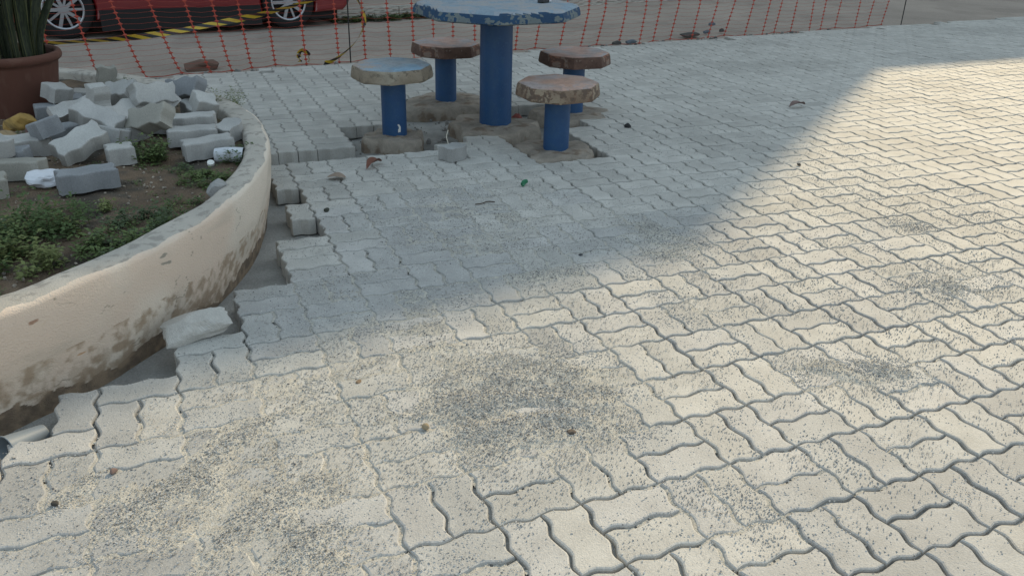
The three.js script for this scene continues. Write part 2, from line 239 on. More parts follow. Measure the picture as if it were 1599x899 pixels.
{
  const st = .0075, x0 = -4.6 * M, x1 = 15 * M, z0 = -12 * M, z1 = 3.8 * M, nx = Math.ceil((x1 - x0) / st), nz = Math.ceil((z1 - z0) / st);
  const H = new Float32Array((nx + 1) * (nz + 1)), id = new Int32Array((nx + 1) * (nz + 1)).fill(-1), pos = [], uv = [], idx = [];
  for (let j = 0; j <= nz; j++) for (let i = 0; i <= nx; i++) { const x = x0 + i * st, z = z0 + j * st; let t = sandT(x, z); if (t > -.01) t += .0042 * (vnoise(x * 95, z * 95) - .5) + .003 * (vnoise(x * 190 + 7, z * 190) - .5); H[j * (nx + 1) + i] = t; }
  const vid = (i, j) => { const k = j * (nx + 1) + i; if (id[k] < 0) { id[k] = pos.length / 3; const x = x0 + i * st, z = z0 + j * st; pos.push(x, Math.max(H[k], -.014), z); uv.push(x, z); } return id[k]; };
  for (let j = 0; j < nz; j++) for (let i = 0; i < nx; i++) { const k = j * (nx + 1) + i; if (Math.max(H[k], H[k + 1], H[k + nx + 1], H[k + nx + 2]) < -.007) continue; const x = x0 + (i + .5) * st, z = z0 + (j + .5) * st; if (!onPaving(x, z) || !onPaving(x + .02, z) || !onPaving(x - .02, z) || !onPaving(x, z + .02) || !onPaving(x, z - .02)) continue; const a = vid(i, j), b = vid(i + 1, j), c = vid(i, j + 1), d = vid(i + 1, j + 1); idx.push(a, c, b, b, c, d); }
  const o = mesh('spilt_sand', geoFrom(pos, uv, idx), sandMat); o.userData = { kind: 'stuff', label: 'coarse pale sand spilt in drifts over the interlocking pavers', category: 'sand' };
  console.log('sand tris', idx.length / 3);
}
{ // loose grains
  const g = new THREE.IcosahedronGeometry(1, 0), p = g.attributes.position, rg = mulberry(9); const key = new Map();
  for (let i = 0; i < p.count; i++) { const k = [p.getX(i), p.getY(i), p.getZ(i)].map(v => v.toFixed(2)).join(); if (!key.has(k)) key.set(k, .7 + .5 * rg()); const s = key.get(k); p.setXYZ(i, p.getX(i) * s, p.getY(i) * s * .8, p.getZ(i) * s); } g.computeVertexNormals();
  const N = 150000, im = shade(new THREE.InstancedMesh(g, std({ color: 0xffffff, roughness: .95 }), N)), mm = new THREE.Matrix4(), q = new THREE.Quaternion(), e = new THREE.Euler(), col = new THREE.Color(); let n = 0, tries = 0;
  while (n < N && tries < 4e6) {
    tries++; const i = -5 + 21 * rg(), j = -13 + 17 * rg(), x = i * M, z = j * M; const s = spread(i, j), dens = clamp(.035 + .09 * sstep(.3, .8, vnoise(i * 2, j * 2)) * sstep(-9, -3, j) + 1.0 * Math.pow(clamp(s * (-.3 + 1.9 * arcs(i, j))), 2)); if (rg() > dens || !onPaving(x, z)) continue;
    const far = Math.hypot(x - camera.position.x, z - camera.position.z); let r = .0009 + .0018 * Math.pow(rg(), 2.2) + (rg() < .03 ? .0015 * rg() : 0); if (far > 3) r *= 1.1;
    const st = sandT(x, z), jt = inJoint(x, z); if (jt && st < -.002 && rg() < .5) continue; const y = (jt ? Math.max(-.009, st + .0008) : Math.max(0, st + .0008)) + r * .45; e.set(rg() * 6.3, rg() * 6.3, rg() * 6.3); q.setFromEuler(e); mm.compose(V3(x, y, z), q, V3(r, r, r)); im.setMatrixAt(n, mm); const c = .26 + .3 * rg(); col.setRGB(c, c * .972, c * .915); if (rg() < .04 + .14 * clamp(s - .55)) col.setRGB(.13, .13, .135); im.setColorAt(n, col); n++;
  }
  im.count = n; im.name = 'sand_grains'; im.userData = { kind: 'stuff', label: 'loose coarse sand grains scattered over the pavers', category: 'sand' }; scene.add(im); console.log('grains', n, tries);
}

// ---------------------------------------------------------------- planter: round rendered wall, soil, weeds
const RIM = 1.38 * M;
{
  const planter = thing('planter', 'large round planter with worn cream painted wall', 'planter', [WC[0], 0, WC[1]]);
  const n = 220, prof = [[.0, -.10], [-.055, -.086], [-.05, -.03], [-.028, .05], [-.012, .14], [0, .24], [0, RIM - .022], [-.006, RIM - .008], [-.02, RIM], [-.06, RIM + .003], [-.105, RIM - .002], [-.122, RIM - .014], [-.13, RIM - .14]];
  prof[0][0] = -.055;
  const pos = [], uv = [], idx = []; let v = 0; const vs = [0]; for (let k = 1; k < prof.length; k++) { v += Math.hypot(prof[k][0] - prof[k - 1][0], prof[k][1] - prof[k - 1][1]); vs.push(v); }
  for (let i = 0; i <= n; i++) { const a = i / n * Math.PI * 2; prof.forEach(([dr, y], k) => { const s = i === n ? 0 : i, rough = (fbm(s * .35, k * .7 + 3, 3) - .5); let r = wallR(a) + dr + .007 * rough, yy = y; if (i === n) { r = wallR(0) + dr + .007 * rough; } if (k >= 6) { yy += .012 * (fbm(s * .22, 9, 3) - .5); if (k >= 9) r += .07 * (fbm(s * .13, 2.2, 3) - .55); } if (k < 4) r += .012 * rough; pos.push(Math.cos(a) * r, yy, Math.sin(a) * r); uv.push(a / (Math.PI * 2), vs[k] / v); }); }
  const m = prof.length; for (let i = 0; i < n; i++) for (let k = 0; k + 1 < m; k++) { const a = i * m + k, b = a + m; idx.push(a, a + 1, b, b, a + 1, b + 1); }
  const circ = 2 * Math.PI * WR, vTop = vs[7] / v, vIn = vs[10] / v;
  // paint film: cream, flaked where the photo shows brown patches, grimed with earth at the foot, worn through on the rim
  const flakes = []; const fr = mulberry(31); for (let k = 0; k < 60; k++) flakes.push([fr(), .25 + fr() * (vTop - .28), .006 + .02 * fr() * fr(), .003 + .007 * fr() * fr(), fr(), (fr() - .35) * .8]);
  const wallTex = tex(2048, 512, (u, vv) => {
    const X = u * circ, Y = vv * v, n1 = fbm(X * 9, Y * 9, 5), n2 = fbm(X * 40 + 9, Y * 40, 3), n3 = fbm(X * 3 + 40, Y * 3, 3);
    let c = mixc([.85, .795, .73], [.79, .745, .685], n1); c = mixc(c, [.8, .7, .62], sstep(.5, .75, n3) * .5); c = mixc(c, [.66, .62, .56], sstep(.52, .72, fbm(X * 2.2 + 12, Y * 9 + 5, 5)) * .35);
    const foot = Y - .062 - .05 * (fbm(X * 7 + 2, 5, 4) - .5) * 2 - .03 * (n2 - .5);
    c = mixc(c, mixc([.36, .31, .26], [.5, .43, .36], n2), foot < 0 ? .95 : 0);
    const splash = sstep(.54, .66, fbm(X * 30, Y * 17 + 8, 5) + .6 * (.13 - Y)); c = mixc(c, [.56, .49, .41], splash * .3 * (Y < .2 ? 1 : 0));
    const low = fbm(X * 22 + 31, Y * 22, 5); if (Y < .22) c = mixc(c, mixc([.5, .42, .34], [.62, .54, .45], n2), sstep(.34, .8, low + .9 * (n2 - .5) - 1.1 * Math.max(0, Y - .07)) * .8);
    const crack = Math.abs(fbm(X * 5 + 70, Y * 5, 4) - .5); if (crack < .004 && n1 > .56) c = mixc(c, [.5, .46, .4], .6);
    for (const [fu, fv, ru, rv, t, sl] of flakes) { const du = u - fu; if (Math.abs(du) < .02) { const d = (du * circ / (ru * 2)) ** 2 + (((vv - fv) * v + sl * du * circ) / rv) ** 2 + (n1 - .5) * 5 + (n2 - .5) * 3; if (d < .7) c = t < .35 ? [.62, .5, .42] : t < .75 ? [.58, .55, .5] : [.74, .6, .48]; } }
    const worn = vv > vTop - .05 ? sstep(vTop - .01, vTop + .04, vv + .05 * (fbm(X * 11, Y * 11 + 30, 4) - .5)) : 0; if (worn > .5) c = mixc(mixc([.62, .6, .565], [.73, .7, .655], n1), [.52, .5, .47], sstep(.55, .7, n2) * .6);
    return c;
  });
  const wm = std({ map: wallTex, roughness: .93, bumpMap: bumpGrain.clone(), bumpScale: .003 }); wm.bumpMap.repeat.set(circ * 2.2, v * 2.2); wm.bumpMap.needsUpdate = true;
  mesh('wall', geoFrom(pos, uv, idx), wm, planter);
  // soil
  const sp = [], su = [], si = [], NR = 46, NA = 150;
  for (let r = 0; r <= NR; r++) for (let k = 0; k <= NA; k++) { const a = k / NA * Math.PI * 2, q = Math.pow(r / NR, .6), R = q * (wallR(a) - .09), x = Math.cos(a) * R, z = Math.sin(a) * R, X = x + WC[0], Z = z + WC[1]; sp.push(x, RIM - .055 + .05 * (fbm(X * 3, Z * 3, 4) - .5) + .022 * (fbm(X * 14, Z * 14, 3) - .5) - .015 * q * q, z); su.push(X, Z); }
  for (let r = 0; r < NR; r++) for (let k = 0; k < NA; k++) { const a = r * (NA + 1) + k, b = a + NA + 1; si.push(a, a + 1, b, b, a + 1, b + 1); }
  mesh('soil', geoFrom(sp, su, si), soilMat, planter);
}
const soilAt = (x, z) => { const q = Math.hypot(x - WC[0], z - WC[1]) / WR; return RIM - .055 + .05 * (fbm(x * 3, z * 3, 4) - .5) + .022 * (fbm(x * 14, z * 14, 3) - .5) - .015 * q * q; };
const leafMats = [[.05, .085, .02], [.075, .11, .028], [.12, .14, .04], [.045, .07, .026]].map(c => { const m = std({ color: new THREE.Color().setRGB(...c), roughness: .75, side: THREE.DoubleSide }); return m; });
function weedGeo(R, H, count, leaf, seed) {
  const r = mulberry(seed), pos = [], uv = []; const tri = (a, b, c) => { for (const p of [a, b, c]) { pos.push(p.x, p.y, p.z); uv.push(0, 0); } };
  const stems = Math.max(6, Math.round(count / 22));
  for (let s = 0; s < stems; s++) {
    const a = r() * 6.283, lean = .25 + .9 * r(), L = H * (.5 + .7 * r()), o = V3(Math.cos(a) * R * .75 * Math.sqrt(r()), 0, Math.sin(a) * R * .75 * Math.sqrt(r())), b = r() * 6.283, d = V3(Math.cos(b) * lean * .7, 1, Math.sin(b) * lean * .7).normalize();
    const side = V3(-d.z, 0, d.x).normalize().multiplyScalar(.0011), top = o.clone().addScaledVector(d, L); tri(o.clone().sub(side), o.clone().add(side), top);
    const per = Math.round(count / stems);
    for (let k = 0; k < per; k++) {
      const t = .12 + .88 * r(), c = o.clone().addScaledVector(d, L * t), f = r() * 6.283, dir = V3(Math.cos(f), .15 + .7 * r() - .3, Math.sin(f)).normalize(), l = leaf * (.6 + .8 * r()), w = l * (.22 + .14 * r()), sd = V3(-dir.z, .3 * (r() - .5), dir.x).normalize().multiplyScalar(w);
      c.addScaledVector(dir, l * .3 + .006 * r()); const tip = c.clone().addScaledVector(dir, l); tip.y -= l * .25 * r(); const mid = c.clone().addScaledVector(dir, l * .45), A = mid.clone().add(sd), B = mid.clone().sub(sd); A.y += w * .3; B.y += w * .3; tri(c, A, mid); tri(c, mid, B); tri(A, tip, mid); tri(mid, tip, B);
    }
  }
  const g = new THREE.BufferGeometry(); g.setAttribute('position', new THREE.Float32BufferAttribute(pos, 3)); g.setAttribute('uv', new THREE.Float32BufferAttribute(uv, 2)); g.computeVertexNormals(); return g;
}
[[-.86, -1.6, .24, .13, 1500, .02, 0, 'dense leafy weed clump at the front left of the planter'], [-.46, -2.4, .1, .13, 700, .02, 1, 'bushy green weed growing against the tilted loose pavers'], [-.08, -2.27, .1, .07, 600, .016, 0, 'low green weed by the right end of the planter rim'], [-.24, -2.02, .15, .05, 650, .017, 1, 'spreading weed patch between the paver stack and the rim'], [-.52, -1.52, .2, .06, 800, .018, 3, 'dark low weeds along the inner rim of the planter'], [-.02, -3.3, .1, .13, 520, .013, 2, 'pale seeding weed at the back right of the rim'], [-.9, -1.26, .2, .09, 900, .02, 2, 'yellowish weeds nearest the front rim at the left'], [-.68, -1.76, .1, .05, 200, .016, 2, 'small yellowish weed before the long grey block'], [-.62, -1.32, .14, .07, 560, .02, 1, 'broad leaved green weed against the inner rim'], [-.85, -3.78, .1, .09, 220, .018, 3, 'dark weed between the clay pot and the back blocks'], [-.55, -3.88, .1, .1, 220, .018, 3, 'dark weed behind the upright loose paver'], [-1.05, -1.45, .2, .13, 1000, .02, 1, 'leafy weeds at the left edge of the picture'], [-.36, -1.72, .1, .04, 180, .015, 0, 'thin low weed on bare soil by the rim'], [-.32, -2.2, .08, .04, 150, .015, 3, 'thin dark weed in front of the stacked pavers']].forEach(([x, z, R, H, c, l, k, label], n) => {
  const t = thing('weed', label, 'weed', [x, soilAt(x, z) - .006, z], 0, 'weeds in the planter'); mesh('foliage', weedGeo(R, H, c, l, 100 + n), leafMats[k], t); mesh('foliage', weedGeo(R * .9, H * .8, Math.round(c * .35), l * .9, 300 + n), leafMats[(k + 2) % 4], t);
});
{ // sparse ground cover and crumbs on the soil
  const r = mulberry(44), list = []; for (let k = 0; k < 240; k++) { const x = -1.25 + 1.35 * r(), z = -3.9 + 3 * r(); if (Math.hypot(x - WC[0], z - WC[1]) > WR - .16) continue; list.push(weedGeo(.05, .022, 26, .011, 700 + k).translate(x, soilAt(x, z) - .003, z)); }
  const o = mesh('ground_cover', mergeGeometries(list), leafMats[1]); o.userData = { kind: 'stuff', label: 'sparse low ground cover on the planter soil', category: 'weeds' };
  const N = 2600, im = shade(new THREE.InstancedMesh(new THREE.DodecahedronGeometry(1, 0), std({ color: 0xffffff }), N)), mm = new THREE.Matrix4(), q = new THREE.Quaternion(), c = new THREE.Color(); let n = 0;
  while (n < N) { const x = -1.3 + 1.4 * r(), z = -4 + 3.1 * r(); if (Math.hypot(x - WC[0], z - WC[1]) > WR - .13) continue; const s = .0015 + .006 * r() ** 3; q.setFromEuler(new THREE.Euler(r() * 6, r() * 6, r() * 6)); mm.compose(V3(x, soilAt(x, z) + s * .3, z), q, V3(s, s * .7, s)); im.setMatrixAt(n, mm); const g = .1 + .25 * r(); im.setColorAt(n, c.setRGB(g, g * .85, g * .68)); n++; }
  im.name = 'soil_crumbs'; im.userData = { kind: 'stuff', label: 'soil crumbs and grit lying on the planter soil', category: 'grit' }; scene.add(im);
}

// ---------------------------------------------------------------- loose pavers heaped in the planter
const blockMats = [paverMats[1], paverMats[3], paverMats[4], std({ color: 0xbcc1c9, map: paverTex, bumpMap: bumpGrain, bumpScale: .0016 }), std({ color: 0xd6d4cc, map: paverTex, bumpMap: bumpGrain, bumpScale: .0016 })];
const centred = g => g.clone().translate(0, PH / 2, 0);
const fullBlock = paverGeos.map(centred), halfBlock = halfGeos.map(centred);
function brokenBlock(frac, seed) { const r = mulberry(seed), o = paverOutline(2, r), cut = (-1 + 2 * frac) * U; const keep = o.filter(p => p[0] < cut); let last = 0; keep.forEach((p, i) => { if (i && Math.abs(p[1] - keep[i - 1][1]) > U * .6) last = i; }); const at = keep.findIndex((p, i) => i && keep[i - 1][1] < 0 && p[1] > 0 && p[0] > -U); const k = at > 0 ? at : Math.floor(keep.length / 2); const ins = []; for (let q = 1; q < 6; q++) ins.push([cut + (r() - .4) * .022, -U / 2 + U * q / 6]); const out = [...keep.slice(0, k), ...ins, ...keep.slice(k)]; return prism(out, PH, .003).translate(0, PH / 2, 0); }
const eul = (x, y, z, o = 'YXZ') => new THREE.Euler(x, y, z, o);
// x, height of the centre above the soil, z, [pitch, turn, roll], kind, material, label
const D = Math.PI / 180;
const pile = [
  [-.64, .10, -3.93, [90, 8, 0], 'h', 4, 'pale block standing upright at the very back of the heap'],
  [-.655, .13, -2.93, [0, 24, 88], 'f', 1, 'loose paver standing on end, tallest in the heap'],
  [-.81, .045, -3.47, [4, 30, 0], 'h', 3, 'squarish loose block beside the upright paver, toward the pot'],
  [-.93, .042, -3.30, [0, 12, 0], 'h', 3, 'squarish blue grey block just right of the clay pot'],
  [-.79, .075, -3.10, [-52, 15, 12], 'f', 0, 'paver leaning on the left of the upright one'],
  [-.84, .042, -2.80, [0, 24, 3], 'f', 3, 'flat loose paver with bluish side below the reddish brick'],
  [-.985, .042, -2.64, [6, 6, 0], 'f', 0, 'flat pale loose paver in the left middle of the heap'],
  [-1.0, .042, -2.44, [0, -8, 4], 'h', 3, 'lilac grey half block left of the big tilted paver'],
  [-1.14, .06, -2.52, [70, 20, 0], 'h', 2, 'dark grey block cut by the left edge of the picture'],
  [-.735, .085, -2.43, [22, 38, 20], 'f', 1, 'big pale paver tilted up toward the right'],
  [-.985, .04, -2.26, [-5, -14, 0], 'f', 4, 'flat pale paver behind the front left weeds'],
  [-1.11, .042, -2.05, [4, 12, -4], 'f', 4, 'pale paver at the left edge behind the weeds'],
  [-.70, .042, -2.02, [0, 14, 0], 'f', 3, 'long grey paver lying alone on bare soil in front of the heap'],
  [-.575, .042, -2.36, [0, 12, 2], 'h', 1, 'half block beside the foot of the big tilted paver'],
  [-.235, .055, -2.80, [0, -6, 2], 'f', 0, 'farthest of three flat pavers lying in rows near the rim'],
  [-.25, .046, -2.57, [0, 2, -1], 'f', 2, 'middle of three flat pavers lying in rows near the rim'],
  [-.195, .036, -2.38, [0, 10, 3], 'f', 2, 'nearest of three flat pavers lying in rows near the rim'],
  [-.045, .05, -2.66, [0, 50, 12], 'b', 2, 'broken grey half paver leaning on the inside of the rim'],
  [-.235, .14, -3.2, [58, -22, 24], 'f', 3, 'blue grey paver tilted high at the back right'],
  [-.345, .10, -3.06, [30, -50, 30], 'h', 0, 'tilted half block below the blue grey tilted paver'],
  [-.20, .05, -3.12, [20, 30, 10], 'h', 1, 'small pale half block under the blue grey tilted paver'],
  [-.47, .07, -3.26, [80, -10, 0], 'f', 3, 'blue grey paver on its edge behind the middle of the heap'],
  [-.55, .09, -2.93, [40, 55, 10], 'f', 0, 'tilted paver right of the upright one'],
  [-.43, .12, -2.66, [48, -20, 25], 'f', 4, 'large pale paver tilted behind the bushy weed'],
  [-.59, .042, -3.48, [0, 0, 0], 'f', 4, 'flat pale paver at the back of the heap'],
  [-.60, .055, -2.64, [10, 60, -16], 'h', 2, 'half block with dark side right of the big tilted paver'],
  [-.38, .042, -2.93, [0, 80, 0], 'f', 2, 'paver lying half hidden under the middle of the heap'],
  [-.72, .042, -3.62, [0, -15, 0], 'f', 1, 'flat paver behind the squarish blocks'],
  [-.87, .13, -3.36, [14, 40, -8], 'h', 2, 'half block perched on the squarish blocks by the pot'],
  [-.56, .15, -3.16, [35, -40, 14], 'f', 2, 'tilted grey paver high in the back middle of the heap'],
  [-.40, .16, -3.02, [62, 20, -10], 'f', 1, 'steep grey paver on top of the heap, right of its middle'],
  [-.88, .12, -2.62, [-16, 30, 10], 'h', 3, 'bluish half block lying on the left middle pavers'],
  [-.66, .125, -2.72, [20, -35, -24], 'f', 2, 'dark grey paver lying across the centre of the heap'],
  [-.50, .06, -2.72, [8, 10, 20], 'h', 2, 'dark half block tucked under the large pale tilted paver'],
  [-1.06, .12, -2.36, [10, 50, 0], 'h', 2, 'grey half block on the flat pavers at the left'],
  [-.16, .12, -2.92, [24, 12, -16], 'h', 1, 'half block sitting behind the three flat pavers'],
];
for (const [x, h, z, [a, b, c], kind, m, label] of pile) {
  const geo = kind === 'f' ? fullBlock[Math.floor(rnd() * 6)] : kind === 'h' ? halfBlock[Math.floor(rnd() * 2)] : brokenBlock(.6, 12);
  const o = single('loose_paver', geo, blockMats[m], label, 'paver', 'loose pavers heaped in the planter'); o.position.set(x, RIM - .055 + h, z); o.rotation.copy(eul(a * D, b * D, c * D));
}
const chunkMat = std({ color: 0xd6d8da, map: paverTex, bumpMap: bumpGrain, bumpScale: .003 });
function chunk(sx, sy, sz, seed) {                     // an irregular broken lump: boxy, with blunt facets and a rough skin; uv in metres
  const g = mergeVertices(new THREE.IcosahedronGeometry(1, 6).deleteAttribute('uv').deleteAttribute('normal')), p = g.attributes.position, uv = [];
  for (let i = 0; i < p.count; i++) {
    const n = V3(p.getX(i), p.getY(i), p.getZ(i)).normalize(), m = Math.max(Math.abs(n.x), Math.abs(n.y), Math.abs(n.z)); let k = .72 / m + .28;
    k *= .86 + .4 * (vnoise(n.x * 1.7 + seed, n.y * 1.7 + n.z * 1.3 + seed * 3) - .3) * .8 + .07 * (vnoise(n.x * 6 + seed, n.z * 6 - n.y * 5) - .5) + .035 * (vnoise(n.x * 15 + n.y * 9, n.z * 15 + seed) - .5);
    for (const [a, b, c, d] of [[.6, .7, .3, .82], [-.7, .5, .5, .85], [.2, .6, -.75, .86], [-.5, .8, -.3, .8]]) { const q = (n.x * a + n.y * b + n.z * c) * k, lim = d + .16 * (hash2(seed * 7 + a * 10 | 0, b * 10 | 0) - .5); if (q > lim) k *= lim / q; }
    const x = n.x * k * sx / 2, y = n.y * k * sy / 2, z = n.z * k * sz / 2; p.setXYZ(i, x, y, z); uv.push(x + y * .7 + seed, z + y * .7);
  }
  g.setAttribute('uv', new THREE.Float32BufferAttribute(uv, 2)); g.computeVertexNormals(); return g;
}
{
  const brick = (name, x, z, s, turn, col, label, cat) => { const g = creased(chunk(...s, x * 50), .5); const t = tex(128, 128, (u, v) => { const f = tfbm(u, v, 5, 4, 81); return mixc(col, col.map(q => q * .62), sstep(.4, .7, f)); }, { repeat: [4, 4] }); const o = single(name, g, std({ map: t, bumpMap: bumpGrain, bumpScale: .003 }), label, cat); o.position.set(x, soilAt(x, z) + s[1] * .42, z); o.rotation.y = turn; return o; };
  brick('broken_brick', -1.05, -3.17, [.15, .085, .1], .5, [.62, .5, .27], 'ochre broken brick lying just below the clay pot', 'brick');
  brick('broken_brick', -1.1, -2.84, [.16, .085, .11], .2, [.58, .5, .38], 'tan broken brick at the left edge below the ochre one', 'brick');
  brick('broken_brick', -.92, -3.02, [.19, .07, .1], .1, [.42, .31, .28], 'dull reddish brown brick half buried among grey blocks', 'brick');
  const st = single('stone', creased(chunk(.085, .075, .06, 8), .5), chunkMat, 'pointed grey stone chip resting on the inner edge of the rim', 'stone'); st.position.set(-.215, RIM - .012, -1.71); st.rotation.set(.2, .5, .5);
  const cupG = merge([new THREE.CylinderGeometry(.032, .036, .13, 18, 3, true).rotateZ(Math.PI / 2), new THREE.CylinderGeometry(.032, .032, .003, 18).rotateZ(Math.PI / 2).translate(-.065, 0, 0)]); jitterGeo(cupG, .007, 22);
  const bottle = single('crushed_tub', cupG, std({ color: 0xb9bdc2, roughness: .5, side: THREE.DoubleSide }), 'crushed pale plastic tub lying against the nearest flat paver', 'tub'); bottle.position.set(-.115, soilAt(-.115, -2.27) + .034, -2.27); bottle.rotation.y = -.35;
  const cap = single('bottle_cap', new THREE.CylinderGeometry(.016, .017, .012, 20), std({ color: 0xd8d8d2, roughness: .5 }), 'round white bottle cap on the soil before the flat pavers', 'cap'); cap.position.set(-.2, soilAt(-.2, -2.25) + .01, -2.25); cap.rotation.x = .5;
  const bagG = new THREE.IcosahedronGeometry(.06, 5); { const p = bagG.attributes.position; for (let i = 0; i < p.count; i++) { const x = p.getX(i), y = p.getY(i), z = p.getZ(i), k = .55 + .9 * fbm(x * 28 + 5, y * 28 + z * 24, 4); p.setXYZ(i, x * 1.35 * k, y * .6 * k, z * .9 * k); } bagG.computeVertexNormals(); }
  const bag = single('plastic_bag', bagG, std({ color: 0xc9cbd0, roughness: .55 }), 'crumpled white plastic bag beside the long grey paver', 'bag'); bag.position.set(-.855, soilAt(-.855, -2.12) + .03, -2.13);
  for (const [x, z, s, label] of [[-.5, -1.2, .022, 'white paper scrap in weeds by the inner rim'], [-.955, -.97, .02, 'small white scrap at the rim near the left edge']]) { const g = new THREE.PlaneGeometry(s * 2.6, s, 6, 3).rotateX(-Math.PI / 2); const p = g.attributes.position; for (let i = 0; i < p.count; i++) p.setY(i, .01 * (vnoise(p.getX(i) * 60 + x * 9, p.getZ(i) * 60) - .3)); g.computeVertexNormals(); const o = single('paper_scrap', g, std({ color: 0xdfe0de, side: THREE.DoubleSide }), label, 'litter'); o.position.set(x, soilAt(x, z) + .022, z); o.rotation.y = .4; }
}

// ---------------------------------------------------------------- clay pot with snake plant
{
  const px = -1.11, pz = -3.62, py = soilAt(px, pz) - .012; const t = thing('plant_pot', 'big round terracotta pot with rolled rim at the left edge', 'pot', [px, py, pz]);
  const clay = std({ map: tex(256, 256, (u, v) => { const f = tfbm(u, v, 5, 5, 91), s = sstep(.55, .7, tfbm(u, v, 9, 4, 95)); return mixc(mixc([.37, .235, .185], [.32, .2, .16], f), [.43, .33, .28], s * .35); }, { repeat: [3, 1] }), roughness: .85 });
  const prof = [[.2, 0], [.205, .01], [.235, .15], [.255, .27], [.258, .285], [.268, .29], [.278, .3], [.281, .315], [.277, .33], [.266, .338], [.252, .335], [.243, .32], [.235, .26]].map(p => new THREE.Vector2(...p));
  mesh('pot_wall', merge([new THREE.LatheGeometry(prof, 64), new THREE.CircleGeometry(.2, 32).rotateX(Math.PI / 2)]), clay, t);
  mesh('potting_soil', jitterGeo(new THREE.CylinderGeometry(.24, .235, .02, 40, 1).translate(0, .283, 0), .004, 40), std({ color: 0x2e2620, roughness: 1 }), t);
  const pt = thing('snake_plant', 'tall dark snake plant with upright sword leaves in the clay pot', 'plant', [px, py + .285, pz]);
  const lm = std({ map: tex(64, 512, (u, v) => { const e = Math.abs(u - .5) * 2, b = tfbm(u * .5, v, 24, 3, 99); let c = mixc([.12, .155, .1], [.22, .25, .17], sstep(.45, .6, b)); if (e > .86) c = [.34, .35, .2]; return c; }), roughness: .55, side: THREE.DoubleSide });
  const r = mulberry(3);
  for (let k = 0; k < 46; k++) {
    const a = r() * 6.283, rad = .215 * Math.sqrt(r()), H = .55 + .55 * r(), W = .022 + .014 * r(), lean = .02 + .42 * r() * (rad / .2), tw = r() * 6.283, pos = [], uv = [], idx = [], n = 9;
    for (let i = 0; i <= n; i++) { const s = i / n, w = W * Math.min(1, .55 + 1.2 * s) * Math.pow(Math.max(0, 1 - Math.pow(s, 3.2)), .8), y = s * H, off = lean * s * s, ang = tw + s * .7; const cx = Math.cos(a) * (rad + off), cz = Math.sin(a) * (rad + off), dx = Math.cos(ang), dz = Math.sin(ang); pos.push(cx - dx * w - dz * w * .35, y, cz - dz * w + dx * w * .35, cx, y, cz, cx + dx * w - dz * w * .35, y, cz + dz * w + dx * w * .35); uv.push(0, s, .5, s, 1, s); if (i) { const q = (i - 1) * 3; for (const m of [0, 1]) idx.push(q + m, q + m + 1, q + m + 3, q + m + 1, q + m + 4, q + m + 3); } }
    mesh('leaf', geoFrom(pos, uv, idx), lm, pt);
  }
}

// ---------------------------------------------------------------- table and stools
const blueTex = tex(256, 256, (u, v) => { const f = tfbm(u, v, 6, 5, 111), s = tfbm(u, v, 14, 3, 115); let c = mixc([.085, .25, .41], [.115, .29, .46], tfbm(u, v, 3, 4, 118)); c = mixc(c, [.2, .32, .43], sstep(.5, .75, f) * .35); if (s > .76) c = [.14, .3, .46]; return c; }, { repeat: [3, 3] });
const blueMat = new THREE.MeshPhysicalMaterial({ map: blueTex, roughness: .5, bumpMap: bumpGrain, bumpScale: .0006 });
function octRing(s, c, y, wob = 0, seed = 0) { const h = s / 2, k = h - c, P = [[h, -k], [h, k], [k, h], [-k, h], [-h, k], [-h, -k], [-k, -h], [k, -h]], out = []; for (let i = 0; i < 8; i++) { const a = P[i], b = P[(i + 1) % 8], n = 8; for (let q = 0; q < n; q++) { const t = q / n; let x = a[0] + (b[0] - a[0]) * t, z = a[1] + (b[1] - a[1]) * t; if (q === 0) { x *= .995; z *= .995; } const w = 1 + wob * (vnoise(x * 25 + seed, z * 25 + y * 30) - .5); out.push([x * w, y + wob * .12 * (vnoise(x * 18 + seed, z * 18) - .5), z * w]); } } return out; }
function slab(s, c, y0, th, seed) { return creased(loft([octRing(s * .985, c, y0, .008, seed), octRing(s, c, y0 + th * .1, .012, seed), octRing(s * .99, c, y0 + th * .45, .014, seed), octRing(s * .975, c, y0 + th * .78, .012, seed), octRing(s * .955, c, y0 + th * .94, .008, seed), octRing(s * .925, c, y0 + th, .004, seed), octRing(s * .45, c * .45, y0 + th * 1.01, 0, seed)], true, true), .6); }
// worn paint on cast terrazzo: paint film on top, flaked along the edges
const worn = (paint, paint2, flakeA, flakeB, cover, seed, rough = .5) => tex(512, 512, (u, v) => { const f = tfbm(u, v, 3, 5, seed), g = tfbm(u, v, 16, 4, seed + 7), h = tnoise(u * 170, v * 170, 170, seed + 3); let c = mixc(paint, paint2, sstep(.35, .68, tfbm(u, v, 3, 4, seed + 11))); c = mixc(c, c.map(q => q * .86), sstep(.4, .7, g) * .6); if (f * (1 - rough) + g * rough > cover) c = mixc(flakeA, flakeB, sstep(.35, .65, g)); if (h > .86) c = c.map(q => q * .75); return c; }, { repeat: [1.1, 1.1] });
const seatKinds = {
  pale: [worn([.56, .58, .59], [.5, .6, .67], [.62, .57, .53], [.56, .58, .6], .56, 121, .25), worn([.68, .64, .57], [.58, .53, .46], [.4, .35, .3], [.5, .46, .4], .56, 131)],
  rust: [worn([.64, .52, .47], [.58, .55, .54], [.56, .56, .57], [.66, .55, .5], .56, 141, .25), worn([.46, .36, .31], [.38, .29, .25], [.58, .37, .28], [.52, .45, .4], .56, 151)],
  orange: [worn([.65, .52, .45], [.6, .55, .53], [.55, .56, .58], [.68, .56, .5], .56, 161, .25), worn([.62, .56, .48], [.52, .44, .37], [.62, .45, .36], [.42, .36, .31], .54, 171)],
};
